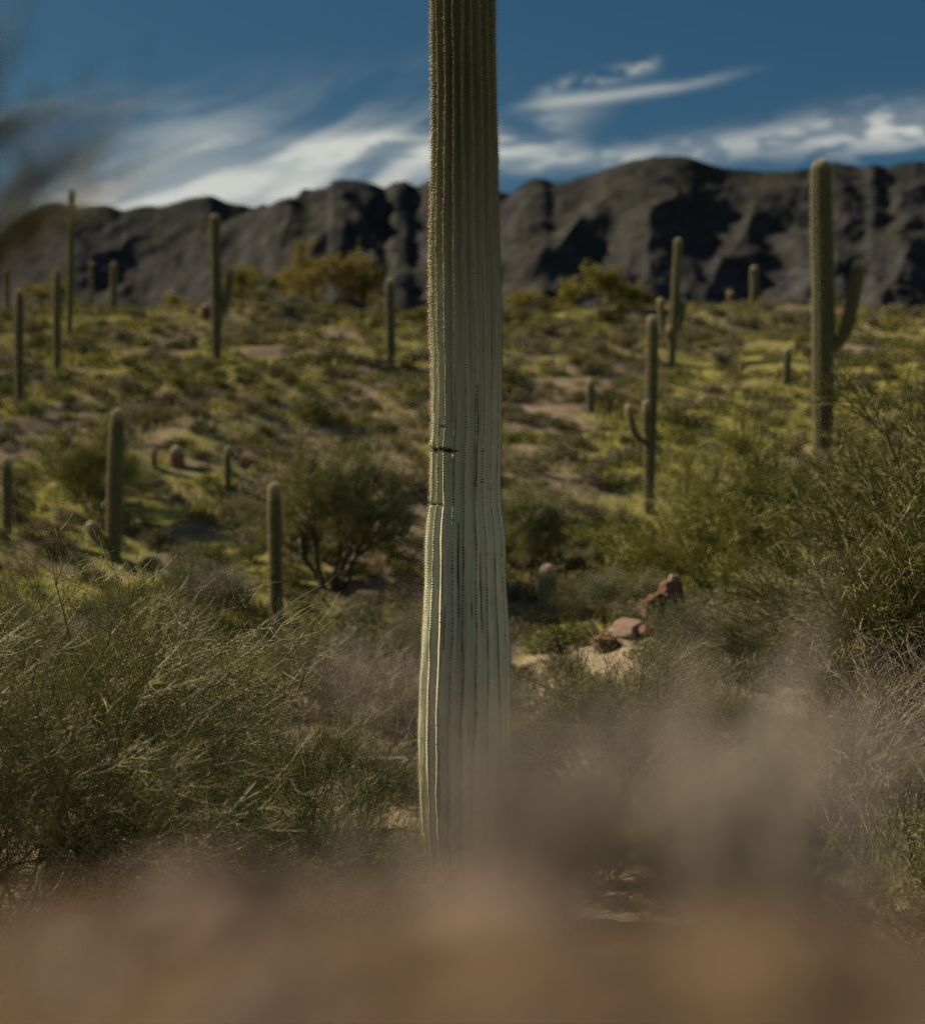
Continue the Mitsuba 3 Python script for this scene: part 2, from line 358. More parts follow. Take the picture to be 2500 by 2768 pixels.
def main_surface(z, th):
    """Radius and colour of the trunk at the height z and the angle th."""
    R = np.interp(z, PZ, PR)
    pitch = 2 * np.pi / ROWS
    row = np.round((th + np.pi / 2 - PH) / pitch)
    best, near = np.full(z.shape, 9.0), row
    for k in (-1, 0, 1):
        o = np.abs((th - main_rows(z, (row + k) % ROWS) + np.pi) % (2 * np.pi) - np.pi)
        near = np.where(o < best, row + k, near); best = np.minimum(best, o)
    f = np.clip(best / (pitch / 2), 0, 1)                              # 0 on a rib's crest, 1 in the furrow
    D = main_depth(z, th)
    r = R - 0.25 * D - D * (f ** 1.25) + 0.35 * D
    p = np.stack([np.cos(th) * 2, np.sin(th) * 2, z], -1)
    r = r + (meshkit.fbm(p * 3, 3, 2) - 0.5) * 0.008
    low, high = sm(1.9, 0.2, z), sm(1.9, 5.0, z)
    n1, n2, n3 = meshkit.fbm(p * np.array([5, 5, 1.2]), 4, 31), meshkit.fbm(p * np.array([16, 16, 9]), 3, 32), meshkit.fbm(p * np.array([60, 60, 14]), 2, 33)
    pale, green = np.array([0.50, 0.535, 0.37]), np.array([0.105, 0.118, 0.048])
    t = np.clip(high + 0.35 * (n1 - 0.5), 0, 1)[..., None]
    col = pale * (1 - t) + green * t
    col = col * (0.80 + 0.40 * n2)[..., None] * (0.90 + 0.20 * n3)[..., None]
    col = col * np.array([1.03, 1.0, 0.93]) ** (2 * n1[..., None] - 1)
    dull = sm(0.56, 0.72, n1)[..., None] * 0.35
    col = col * (1 - dull) + np.array([0.20, 0.185, 0.125]) * dull
    # brown cork along the crests, heavy near the base and on the third rib from the west edge
    west = np.exp(-((((th + np.pi / 2 + math.radians(40) + np.pi) % (2 * np.pi)) - np.pi) / 0.20) ** 2)
    cork = np.clip(sm(0.42, 0.02, f) * (sm(0.40, 0.66, n2 * 0.7 + n1 * 0.3 + 0.34 * low + 0.48 * west * sm(2.3, 1.4, z) - 0.06)), 0, 1)
    r = r + cork * 0.004 * (n3 - 0.2)
    cc = np.array([0.155, 0.105, 0.068]) * (0.6 + 0.9 * n3)[..., None]
    col = col * (1 - 0.9 * cork[..., None]) + cc * 0.9 * cork[..., None]
    dark = np.zeros(z.shape)
    for b, z0, z1, hw in SPLITS:
        c = -np.pi / 2 + math.radians(b) + 0.03 * (meshkit.noise(np.stack([z * 5, z * 0 + b, z * 0], -1), 8) - 0.5)
        off = np.abs((th - c + np.pi) % (2 * np.pi) - np.pi) * R
        taper = np.clip(np.minimum(z - z0, z1 - z) / (0.35 * (z1 - z0)), 0, 1) ** 0.6
        wid = hw * taper * (0.7 + 0.6 * meshkit.noise(np.stack([z * 60, z * 0 + b, z * 0], -1), 3))
        dark = np.maximum(dark, sm(1.7, 0.7, off / np.maximum(0.55 * wid, 1e-5)) * (taper > 0))
    # the deep crosswise crack on the west side, and the finer one below it
    bear = np.degrees((th + np.pi / 2 + np.pi) % (2 * np.pi) - np.pi)
    for zc, b0, b1, hw in ((EYE + (1384 - 886 * 1.3729) / FOC * 8, -135, -12, 0.0105), (EYE + (1384 - 993 * 1.3729) / FOC * 8, -120, -36, 0.0042), (EYE + (1384 - 842 * 1.3729) / FOC * 8, -60, -33, 0.003)):
        zz = zc + 0.012 * (meshkit.noise(np.stack([th * 9, th * 0, th * 0], -1), 4) - 0.5) - 0.0002 * (bear + 70)
        tp = np.clip(np.minimum(bear - b0, b1 - bear) / 22, 0, 1) ** 0.7
        wid = hw * tp * (0.30 + 1.5 * meshkit.noise(np.stack([th * 34, z * 0, z * 0], -1), 14))
        dark = np.maximum(dark, sm(1.25, 0.75, np.abs(z - zz) / np.maximum(wid, 1e-5)) * (tp > 0))
    r = r - 0.013 * dark
    col = col * (1 - dark[..., None]) + np.array([0.035, 0.024, 0.016]) * (0.6 + 1.2 * n3)[..., None] * dark[..., None]
    return r, np.clip(col, 0.005, 0.8)


def build_main():
    zs = np.concatenate([np.arange(-0.35, 5.35, 0.0085), np.linspace(5.35, ztop, 110)[1:]])
    th = np.linspace(0, 2 * np.pi, 352, endpoint=False) + 1e-4
    TH, Z = np.meshgrid(th, zs)
    r, col = main_surface(Z, TH)
    cx = np.interp(zs, PZ, PXC)[:, None]
    V = np.stack([cx + r * np.cos(TH), MY + r * np.sin(TH), Z], -1)
    nz, na = Z.shape
    i = np.arange(nz * na).reshape(nz, na)
    a0, b0 = i[:-1], i[1:]
    a1, b1 = np.roll(a0, -1, 1), np.roll(b0, -1, 1)
    F = np.concatenate([np.stack([a0, a1, b1], -1).reshape(-1, 3), np.stack([a0, b1, b0], -1).reshape(-1, 3)])
    key = number('saguaro_cactus')
    scene[key + '__trunk'] = ply((V.reshape(-1, 3), F), 'cactus_material', smooth=True, color=col.reshape(-1, 3))
    rng = np.random.default_rng(4)
    C, N, S, Zs = [], [], [], []
    for k in range(ROWS):
        z = np.cumsum(rng.uniform(0.0128, 0.0172, 560)) - 0.3
        z = z[z < ztop - 0.05]
        a = main_rows(z, np.full(z.shape, float(k)))
        rr, _ = main_surface(z, a)
        C.append(np.stack([np.interp(z, PZ, PXC) + rr * np.cos(a), MY + rr * np.sin(a), z], -1))
        N.append(np.stack([np.cos(a), np.sin(a), z * 0 + 0.05], -1)); Zs.append(z)
    C, N, Zs = np.vstack(C), unit(np.vstack(N)), np.concatenate(Zs)
    n = len(C)
    # areoles: low felted pads, wider than tall now and then
    side = unit(np.cross(N, [0, 0, 1.0])); up = np.cross(side, N)
    w = rng.uniform(0.0052, 0.0070, n) * (0.75 + 0.25 * sm(3.6, 2.2, Zs)); hgt = w * rng.uniform(0.62, 0.90, n)
    tick = rng.random(n) < 0.03
    w = np.where(tick, w * rng.uniform(1.6, 2.8, n), w)
    ring = np.arange(6) * np.pi / 3
    B = C[:, None] - 0.002 * N[:, None] + np.cos(ring)[None, :, None] * side[:, None] * w[:, None, None] + np.sin(ring)[None, :, None] * up[:, None] * hgt[:, None, None]
    top = C + N * rng.uniform(0.003, 0.005, n)[:, None]
    V = np.concatenate([B, top[:, None]], 1)
    i = np.arange(n)[:, None] * 7
    F = np.vstack([i + [j, (j + 1) % 6, 6] for j in range(6)])
    hi = sm(2.6, 4.2, Zs)[:, None]
    ac = (np.array([0.022, 0.015, 0.010]) * (1 - hi) + np.array([0.10, 0.075, 0.045]) * hi) * rng.uniform(0.6, 1.5, (n, 1))
    scene[key + '__areoles'] = ply((V.reshape(-1, 3), F), 'spine_material', smooth=True, color=np.repeat(ac, 7, 0))
    labels[key + '__areoles'] = {'kind': 'stuff'}
    # spines: long and cream higher up, short grey stubs lower down
    m = 8
    nn = np.repeat(N, m, 0); ss = np.repeat(side, m, 0); uu = np.repeat(up, m, 0); cc = np.repeat(top, m, 0); zz = np.repeat(Zs, m)
    ph = rng.uniform(0, 2 * np.pi, n * m)
    sp = rng.uniform(0.35, 1.45, n * m)
    d = unit(nn * np.cos(sp)[:, None] + (ss * np.cos(ph)[:, None] + uu * (np.sin(ph) - 0.15)[:, None]) * np.sin(sp)[:, None])
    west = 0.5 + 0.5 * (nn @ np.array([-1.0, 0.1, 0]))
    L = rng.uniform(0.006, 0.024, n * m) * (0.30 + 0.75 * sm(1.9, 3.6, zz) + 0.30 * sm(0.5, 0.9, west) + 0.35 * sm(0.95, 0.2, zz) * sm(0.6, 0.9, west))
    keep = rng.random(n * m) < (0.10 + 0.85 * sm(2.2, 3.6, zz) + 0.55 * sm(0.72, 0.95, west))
    wk = west[keep]
    cc, d, L, zz = cc[keep], d[keep], L[keep], zz[keep]
    u = unit(np.cross(d, [0.3, 0.2, 0.9])); w2 = np.cross(d, u)
    rad = 0.00062
    tri = [cc - 0.002 * d + rad * (math.cos(q) * u + math.sin(q) * w2) for q in (0, 2.094, 4.189)] + [cc + d * L[:, None]]
    V = np.stack(tri, 1); q = len(cc)
    i = np.arange(q)[:, None] * 4
    F = np.vstack([i + [0, 1, 3], i + [1, 2, 3], i + [2, 0, 3]])
    h2 = sm(2.0, 3.6, zz)[:, None]
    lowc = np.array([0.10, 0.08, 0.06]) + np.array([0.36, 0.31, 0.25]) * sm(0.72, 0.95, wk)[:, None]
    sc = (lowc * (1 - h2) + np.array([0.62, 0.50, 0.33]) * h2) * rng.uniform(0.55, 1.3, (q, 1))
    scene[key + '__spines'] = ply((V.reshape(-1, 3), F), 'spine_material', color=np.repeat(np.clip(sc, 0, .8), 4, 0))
    labels[key + '__spines'] = {'kind': 'stuff'}
    tag(key, 'tall armless saguaro trunk in sharp focus in the middle, with a dark crosswise crack', 'cactus')


build_main()

# ------------------------------------------------------------------ the saguaros on the hill
def spine_fringe(q, P, Rr, u, w, ribs, seed, L):
    """Thin pale spines standing out along the crests."""
    rng = np.random.default_rng(seed)
    per = 4
    z = np.arange(0.02, L - 0.004, 0.042)
    n = len(z) * ribs * per
    zz = np.clip(np.repeat(z, ribs * per) + rng.normal(size=n) * 0.012, 0, L - 0.002)
    a0 = np.tile(np.repeat((np.arange(ribs) * 2 * np.pi - seed) / ribs, per), len(z))
    f = lambda A: np.stack([np.interp(zz, q, A[:, k]) for k in range(3)], -1)
    Pz, uz, wz = f(P), unit(f(u)), unit(f(w))
    R0 = np.interp(zz, q, Rr.max(1))
    out = np.cos(a0)[:, None] * uz + np.sin(a0)[:, None] * wz
    tan = unit(np.cross(out, np.cross(uz, wz))); ax = unit(np.cross(uz, wz))
    cap = np.clip((zz - (L - R0.max())) / R0.max(), 0, 1)[:, None]
    d = unit(out * (1 - 0.6 * cap) + ax * np.sign((ax[:, 2:3] + 1e-6)) * cap + rng.normal(size=(n, 3)) * 0.5)
    ln = rng.uniform(0.020, 0.045, n)[:, None]
    C = Pz + out * (R0[:, None] - 0.003)
    s = unit(np.cross(d, rng.normal(size=(n, 3)))) * 0.0021
    V = np.stack([C - s, C + s, C + d * ln], 1).reshape(-1, 3)
    return V, np.arange(3 * n).reshape(n, 3), colours(rng, n, 3, (0.56, 0.48, 0.31), 0.15)


def ribbed(path, radius, ribs, depth, seed, green, tip=True, per=6, fade0=False):
    """A pleated cactus stem along a path, domed at its end; crests are pale with spines."""
    path = np.asarray(path, float); radius = np.asarray(radius, float)
    seg = np.linalg.norm(np.diff(path, axis=0), axis=1); s = np.concatenate([[0], np.cumsum(seg)])
    L = s[-1]
    r1 = radius[-1]
    body = np.arange(0, L - r1 * 1.1, max(0.045, L / 90))
    dome = L - r1 * 1.1 * (1 - np.sin(np.linspace(0, np.pi / 2, 9)))
    q = np.concatenate([body, dome])
    P = np.stack([np.interp(q, s, path[:, k]) for k in range(3)], -1)
    R = np.interp(q, s, radius)
    R = R * np.sqrt(np.clip(1 - np.clip((q - (L - r1 * 1.1)) / (r1 * 1.1), 0, 1) ** 2, 0.0004, 1))
    R = R * (1 + 0.09 * (meshkit.noise(np.stack([q * 1.6, q * 0 + seed, q * 0], -1), seed) - 0.5))
    t = unit(np.gradient(P, axis=0))
    u = unit(np.cross(t, [0.0, 1.0, 0.02])); w = np.cross(u, t)
    m = ribs * per
    a = np.arange(m) * 2 * np.pi / m
    c = np.cos(a * ribs + seed)
    crest = (0.5 + 0.5 * c)
    Rr = R[:, None] * (1 - depth * (1 - crest ** 0.8)[None])
    V = P[:, None] + Rr[..., None] * (np.cos(a)[None, :, None] * u[:, None] + np.sin(a)[None, :, None] * w[:, None])
    n = meshkit.fbm(V * 3, 3, seed)
    col = np.array(green) * (0.75 + 0.5 * n)[..., None]
    sp = (crest ** 5)[None, :, None] * 0.22 + np.zeros(V.shape[:2] + (1,))
    top = sm(L - 0.30, L, q)[:, None, None]
    sp = np.clip(sp + 0.55 * top, 0, 0.75)
    col = col * (1 - sp) + np.array([0.60, 0.53, 0.37]) * sp
    SPINES.append(spine_fringe(q, P, Rr, u, w, ribs, seed, L))
    k = len(q)
    i = np.arange(k * m).reshape(k, m)
    a0, b0 = i[:-1], i[1:]
    a1, b1 = np.roll(a0, -1, 1), np.roll(b0, -1, 1)
    F = np.concatenate([np.stack([a0, b1, a1], -1).reshape(-1, 3), np.stack([a0, b0, b1], -1).reshape(-1, 3)])
    return V.reshape(-1, 3), F, col.reshape(-1, 3)


SAG_SEED = [10]
GREEN = (0.062, 0.076, 0.030)
SPINES = []


def saguaro(label, base, ytop, width, arms=(), name='saguaro_cactus', cat='cactus', lean=0.0, group=None, green=GREEN, d=None, bulge=0.0, ribs=18):
    """base: where its foot stands (pixel of the photograph, or with d the distance as well); ytop its tip; width in pixels; an arm is a list of (dx, y, dy) pixels from the axis."""
    if d is None:
        x, y = at(*base)
    else:
        y = d; x = along(base[0], d)
    k = 1.3729 / FOC * y
    z0 = gz(x, y)
    z1 = EYE + (1384 - ytop * 1.3729) / FOC * y
    r = width / 2 * k
    seed = SAG_SEED[0] = SAG_SEED[0] + 1
    key = number(name)
    hh = z1 - z0
    f = np.linspace(0, 1, 14)
    path = np.stack([x + lean * k * f + 0.06 * r * np.sin(f * 7 + seed), np.full(14, y), z0 - 0.25 + (hh + 0.25) * f], -1)
    rad = r * (0.80 + 0.20 * sm(0, 0.35, f)) * (1 - 0.10 * sm(0.75, 1, f)) * (1 + bulge * np.sin(np.pi * f))
    m = ribbed(path, rad, ribs, 0.16, seed, green)
    scene[key + '__trunk'] = vply(m, 'cactus_material', True)
    scene[key + '__spines'] = vply(SPINES.pop(), 'leaf_material')
    labels[key + '__spines'] = {'kind': 'stuff'}
    for pts, aw in arms:
        ar = aw / 2 * k
        pp = np.array([(x + dx * k, y + dy, EYE + (1384 - yy * 1.3729) / FOC * y) for dx, yy, dy in pts])
        t = np.linspace(0, 1, 24) * (len(pp) - 1)
        i = np.clip(t.astype(int), 0, len(pp) - 2); g = (t - i)[:, None]
        P0, P1, P2, P3 = pp[np.maximum(i - 1, 0)], pp[i], pp[i + 1], pp[np.minimum(i + 2, len(pp) - 1)]
        sp = 0.5 * (2 * P1 + (P2 - P0) * g + (2 * P0 - 5 * P1 + 4 * P2 - P3) * g ** 2 + (3 * P1 - P0 - 3 * P2 + P3) * g ** 3)
        akey = number(key + '__arm')
        scene[akey] = vply(ribbed(sp, ar * (0.72 + 0.28 * sm(0, 0.4, np.linspace(0, 1, 24))), 12, 0.16, seed + 3, green), 'cactus_material', True)
        scene[akey + '__spines'] = vply(SPINES.pop(), 'leaf_material')
        labels[akey + '__spines'] = {'kind': 'stuff'}
    tag(key, label, cat, group)
    TAKEN.append((x, y, max(0.25, r * 1.5)))
    return key


TAKEN = [(MX, MY, 0.6)]
saguaro('saguaro with a single raised arm on its right side, upper left of the hillside', (427, 708), 420, 21, [([(2, 618, 0), (14, 606, -.05), (20, 585, -.05), (26, 555, -.05), (29, 526, -.05)], 16)], lean=-3)
saguaro('short single saguaro column on the hillside just left of the big trunk', (769, 720), 548, 19, lean=-1)
saguaro('pale round-topped saguaro with a stubby low arm behind the near bush at left', (222, 1082), 805, 31, [([(-6, 1080, -.1), (-20, 1062, -.15), (-32, 1046, -.18), (-40, 1026, -.18)], 26)], lean=10, d=25.5)
saguaro('slim young saguaro column standing below the hill, left of the big trunk', (546, 1225), 950, 27, lean=-7)
saguaro('saguaro with a curved arm on its left and a short second arm, right of centre', (1277, 1008), 620, 24,
        [([(-4, 872, -.02), (-22, 862, -.08), (-34, 838, -.08), (-41, 796, -.08)], 14), ([(-2, 860, -.22), (-8, 845, -.30), (-9, 820, -.30), (-8, 790, -.30)], 15)], lean=8)
saguaro('saguaro holding up three arms like a candelabra, farther up the right hillside', (1321, 716), 468, 17,
        [([(-2, 662, 0), (-14, 650, -.1), (-19, 630, -.1), (-21, 586, -.1)], 14), ([(3, 650, 0), (14, 638, -.1), (19, 618, -.1), (24, 586, -.1)], 16), ([(-2, 672, -.2), (-6, 668, -.5), (-8, 660, -.6), (-9, 645, -.62)], 15)], lean=15)
saguaro('large saguaro at right with a thick trunk and one leaning arm', (1622, 900), 313, 43, [([(12, 690, 0), (28, 672, -.1), (42, 640, -.2), (54, 580, -.2), (66, 512, -.2)], 27)], lean=-4, d=31)
saguaro('very tall thin saguaro rising above the left ridge line', (136, 690), 372, 13, lean=6, d=56)
saguaro('slender saguaro left of the tall thin one, half its height', (112, 732), 527, 15, lean=1, d=46)
saguaro('dark saguaro column near the left edge of the hillside', (38, 782), 568, 17, d=40)
saguaro('stump-like short saguaro on the crest at upper left', (224, 590), 515, 14, d=66)
saguaro('tiny thin saguaro on the crest between two others at upper left', (180, 590), 515, 8, d=74)
saguaro('dark saguaro column cut by the left edge, lower on the slope', (14, 1080), 900, 22, d=27)
saguaro('knee-high young saguaro standing in the gravel left of centre', (448, 962), 880, 14)
saguaro('small post-like young saguaro beside the round barrel cactus', (303, 922), 880, 12)
saguaro('short stout young saguaro on the slope right of the big trunk', (1163, 812), 745, 16)
saguaro('dark young saguaro between the candelabra one and the large right one', (1549, 755), 685, 16)
saguaro('saguaro on the right-hand crest before the dark mountain', (1485, 604), 523, 17, d=70)
saguaro('faint small saguaro on the crest beside a taller one at right', (1438, 606), 572, 14, d=76)
saguaro('pale thin saguaro stub on the crest behind the big spreading tree', (715, 580), 533, 11, d=78)
saguaro('faint short saguaro at the left end of the crest', (14, 600), 527, 10, d=72)
saguaro('stubby brownish cactus with a rounded top right of the big trunk', (1079, 1204), 1110, 37, green=(0.15, 0.135, 0.085), ribs=16)
saguaro('small round-topped cactus at the foot of the slim young saguaro', (541, 1238), 1213, 24, d=20.5, green=(0.10, 0.085, 0.05))
saguaro('reddish brown barrel cactus leaning on the slope at left', (352, 916), 878, 27, name='barrel_cactus', cat='cactus', lean=-7, green=(0.16, 0.075, 0.05), bulge=0.12)
saguaro('dark red barrel cactus beside the one-armed saguaro', (405, 628), 598, 20, name='barrel_cactus', cat='cactus', green=(0.10, 0.045, 0.03), bulge=0.12)

# ------------------------------------------------------------------ shrubs and trees
def twiggy(seed, stems, levels, height, lean, stemr, bark, twig, leaf=None, nleaf=0, leafsize=0.012, wander=0.14, lift=0.03, vary=0.25, spread=0.55, alt=None, p=0.0, k=6):
    """A branching plant: trunks, then boughs and twigs by level (children per branch, length ratio). Returns meshes: trunk, twigs, leaves."""
    rng = np.random.default_rng(seed)
    az = np.arange(stems) * 2 * np.pi / stems + rng.uniform(-.5, .5, stems)
    ln = lean * rng.uniform(0.5, 1.3, stems)
    D = np.stack([np.cos(az) * np.sin(ln), np.sin(az) * np.sin(ln), np.cos(ln)], -1)
    S = np.stack([np.cos(az), np.sin(az), az * 0 - 1.2], -1) * 0.035 * height
    P = grow(rng, S, D, height * 0.5 * rng.uniform(0.8, 1.25, stems), 7, wander, lift)
    r0 = np.full(stems, stemr)
    R = r0[:, None] * np.linspace(1, 0.55, 7)[None]
    v, f = tubes(P, R, 6)
    trunk = (v, f, colours(rng, stems, 7 * 6, bark, 0.12))
    out, L0, rad = [], height * 0.5, stemr * 0.5
    last = P
    for li, (m, ratio) in enumerate(levels):
        S, D, t = sprout(rng, last, m, 0.30 if li else 0.45, spread)
        L = L0 * ratio * rng.uniform(0.6, 1.3, len(S))
        kk = max(3, k - li)
        last = grow(rng, S, D, L, kk, wander, lift)
        R = np.full((len(S), 1), rad) * np.linspace(1, 0.45, kk)[None]
        v, f = tubes(last, R, 3)
        c = np.array(bark) * (1 - (li + 1) / len(levels)) + np.array(twig) * ((li + 1) / len(levels))
        out.append((v, f, colours(rng, len(S), kk * 3, c, vary, alt, p)))
        L0, rad = L0 * ratio, max(rad * 0.5, stemr * 0.035)
    twigs = join(out)
    leaves = None
    if nleaf:
        n, kk, _ = last.shape
        t = rng.uniform(0.1, 1.0, (n, nleaf)) * (kk - 1)
        i = np.minimum(t.astype(int), kk - 2); g = (t - i)[..., None]; r = np.arange(n)[:, None]
        C = (last[r, i] * (1 - g) + last[r, i + 1] * g).reshape(-1, 3) + rng.normal(size=(n * nleaf, 3)) * leafsize * 0.5
        v, f = blades(rng, C, leafsize)
        leaves = (v, f, colours(rng, n * nleaf, 4, leaf, vary, alt, p))
    return trunk, twigs, leaves


def place(m, x, y, z, s=1.0, rot=0.0, sx=1.0):
    c, q = math.cos(rot), math.sin(rot)
    M = np.array([[c, -q, 0], [q, c, 0], [0, 0, 1]]) * s
    return m[0] @ M.T * np.array([sx, 1, 1]) + np.array([x, y, z]), m[1], m[2]


def plant(name, label, cat, x, y, made, s=1.0, rot=0.0, group=None, sx=1.0, sink=0.03):
    key = number(name)
    z = gz(x, y) - sink
    for part, m, mat in zip(('trunk', 'branches', 'foliage'), made, ('twig_material', 'twig_material', 'leaf_material')):
        if m is not None:
            scene[f'{key}__{part}'] = vply(place(m, x, y, z, s, rot, sx), mat)
    tag(key, label, cat, group)
    TAKEN.append((x, y, 0.5 * s))
    return key


PV_BARK, PV_TWIG, PV_LEAF = (0.11, 0.105, 0.045), (0.20, 0.21, 0.075), (0.14, 0.155, 0.04)
OLIVE = (0.115, 0.115, 0.04)

# palo verde trees on the crest
crest_a = twiggy(101, 6, [(6, .75), (7, .6), (8, .5), (7, .5)], 3.0, 0.65, 0.05, (0.15, 0.09, 0.06), (0.26, 0.20, 0.075), (0.25, 0.235, 0.075), 3, 0.06, alt=(0.25, 0.16, 0.065), p=0.22)
plant('palo_verde_tree', 'spreading tree with an olive to orange crown on the crest left of the big trunk', 'tree', *at(645, 602), crest_a, 1.38)
crest_b = twiggy(102, 5, [(6, .7), (6, .6), (8, .5), (6, .5)], 2.2, 0.6, 0.035, PV_BARK, PV_TWIG, (0.24, 0.22, 0.05), 3, 0.05)
plant('palo_verde_tree', 'yellowish bushy tree on the crest right of the one-armed saguaro', 'tree', *at(508, 606), crest_b, 1.0)
plant('palo_verde_tree', 'yellow-green tree on the crest right of the big trunk', 'tree', *at(1165, 612), crest_b, 1.05, 2.0)
plant('palo_verde_tree', 'small yellow-green tree on the crest behind the candelabra saguaro', 'tree', *at(1240, 616), crest_b, 0.75, 4.0)
plant('palo_verde_tree', 'low yellow-green tree along the crest left of the one-armed saguaro', 'tree', *at(345, 590), crest_b, 0.62, 1.0)
plant('palo_verde_tree', 'low brownish tree on the crest close to the right side of the big trunk', 'tree', *at(1040, 612), crest_b, 0.85, 5.0)
plant('palo_verde_tree', 'low dark tree on the crest at the far left', 'tree', *at(90, 610), crest_b, 0.9, 3.2)

# palo verdes and brush at the foot of the hill
mid_a = twiggy(111, 6, [(7, .75), (7, .6), (9, .5), (8, .5)], 2.6, 0.55, 0.05, (0.055, 0.045, 0.03), (0.20, 0.20, 0.085), (0.20, 0.20, 0.08), 2, 0.028)
mid_b = twiggy(112, 7, [(7, .75), (8, .6), (9, .5), (7, .5)], 2.4, 0.62, 0.04, PV_BARK, (0.24, 0.24, 0.08), (0.22, 0.22, 0.06), 2, 0.026)
plant('palo_verde_tree', 'grey-green open tree with a dark trunk below the slope, left of the big trunk', 'tree', *at(652, 1160), mid_a, 1.0, 0.6)
plant('palo_verde_tree', 'yellow-green feathery tree below the large right saguaro', 'tree', along(1500, 19), 19, mid_b, 1.15)
plant('palo_verde_tree', 'feathery green bush at the foot of the curved-arm saguaro', 'tree', along(1385, 25), 25, mid_b, 0.50, 2.2)
plant('palo_verde_tree', 'green bush behind the pale round-topped saguaro at left', 'tree', along(185, 29), 29, mid_b, 0.72, 3.9)
plant('palo_verde_tree', 'feathery grey-green bush close to the right side of the big trunk', 'tree', along(1060, 24), 24, mid_a, 0.60, 2.9)

near_r = twiggy(121, 6, [(7, .8), (8, .62), (8, .52), (7, .5)], 2.7, 0.55, 0.05, (0.05, 0.042, 0.022), (0.15, 0.145, 0.045), (0.10, 0.10, 0.026), 3, 0.016, wander=0.18, spread=0.65)
plant('palo_verde_tree', 'dense dark palo verde filling the right edge', 'tree', along(1800, 11.5), 11.5, near_r, 0.95)
plant('palo_verde_tree', 'dark palo verde beyond the right edge, its boughs reaching in', 'tree', along(1900, 14.5), 14.5, near_r, 1.15, 2.1)
near_l = twiggy(122, 6, [(7, .8), (8, .64), (9, .54), (10, .46)], 2.0, 0.66, 0.017, (0.055, 0.050, 0.025), (0.21, 0.205, 0.075), (0.17, 0.17, 0.05), 2, 0.011, wander=0.26, lift=0.03, spread=0.70)
plant('palo_verde_bush', 'large feathery yellow-green bush of thin twigs at lower left', 'bush', -2.38, 6.7, near_l, 1.25)
plant('palo_verde_bush', 'dark thicket of thin twigs at the left edge', 'bush', -2.95, 8.2, near_l, 0.85, 2.4)
low_l = twiggy(123, 9, [(8, .7), (8, .6), (9, .5)], 1.15, 0.8, 0.012, (0.07, 0.06, 0.035), (0.13, 0.13, 0.05), (0.085, 0.105, 0.028), 4, 0.016, lift=0.02)
plant('desert_shrub', 'dark green leafy shrub under the feathery bush, left of the trunk base', 'shrub', -1.0, 8.0, low_l, 1.0)
plant('desert_shrub', 'dark leafy shrub in the shade of the lower left bush', 'shrub', -1.75, 7.9, low_l, 0.9, 2.0)
plant('desert_shrub', 'small leafy shrub close to the left side of the trunk base', 'shrub', -0.42, 8.3, low_l, 0.62, 4.0)
plant('desert_shrub', 'dark shrub on the foot of the near bank at lower right', 'shrub', 1.80, 5.5, low_l, 1.15, 1.0)
dry = twiggy(124, 12, [(7, .75), (7, .6), (8, .5)], 1.5, 0.5, 0.010, (0.13, 0.115, 0.085), (0.22, 0.195, 0.145), None, 0, wander=0.2)
plant('dry_bush', 'bare twiggy bush with pale stems before the dark right-hand palo verde', 'bush', 2.55, 8.6, dry, 1.0)
plant('dry_bush', 'thin bare bush at the lower right edge', 'bush', 3.1, 9.4, dry, 1.1, 2.0)
plant('dry_bush', 'lavender-grey bare bush behind the trunk on its left side', 'bush', along(745, 12.5), 12.5, dry, 0.85, 1.0)
plant('dry_bush', 'grey bare bush farther left behind the trunk, by the slim young saguaro', 'bush', along(640, 13.5), 13.5, dry, 0.72, 3.0)
olive = twiggy(125, 9, [(8, .72), (8, .62), (9, .5)], 1.5, 0.65, 0.014, (0.08, 0.07, 0.04), (0.15, 0.145, 0.06), (0.13, 0.135, 0.05), 4, 0.020)
sage = twiggy(126, 10, [(8, .72), (8, .62), (9, .5)], 1.3, 0.7, 0.012, (0.10, 0.09, 0.06), (0.17, 0.165, 0.10), (0.155, 0.165, 0.095), 5, 0.020)
plant('desert_shrub', 'olive shrub with yellowish shoots just right of the trunk base', 'shrub', along(1200, 10.3), 10.3, olive, 0.95)
plant('desert_shrub', 'dark leafy shrub before the olive one right of the trunk base', 'shrub', along(1195, 8.9), 8.9, low_l, 0.62, 3.0)
plant('desert_shrub', 'small sage shrub on the sandy ground at lower right', 'shrub', along(1300, 9.3), 9.3, sage, 0.62, 2.0)
plant('desert_shrub', 'low dark shrub close to the right side of the trunk base', 'shrub', along(1090, 8.6), 8.6, low_l, 0.5, 5.0)
plant('desert_shrub', 'olive shrub lower right, behind the blurred grey plants', 'shrub', along(1370, 10.8), 10.8, olive, 0.85, 2.0)
plant('desert_shrub', 'sage green shrub below the red rocks', 'shrub', along(1420, 13.2), 13.2, sage, 0.95)
plant('desert_shrub', 'sage green shrub left of the red rocks, behind the stubby cactus', 'shrub', along(1225, 16.8), 16.8, sage, 0.62, 1.0)
plant('desert_shrub', 'pale sage shrub right of the red rocks', 'shrub', along(1560, 15.5), 15.5, sage, 0.95, 3.0)
plant('desert_shrub', 'rounded dark green shrub below the yellow-green feathery tree', 'shrub', along(1418, 18.5), 18.5, low_l, 0.95, 1.0)

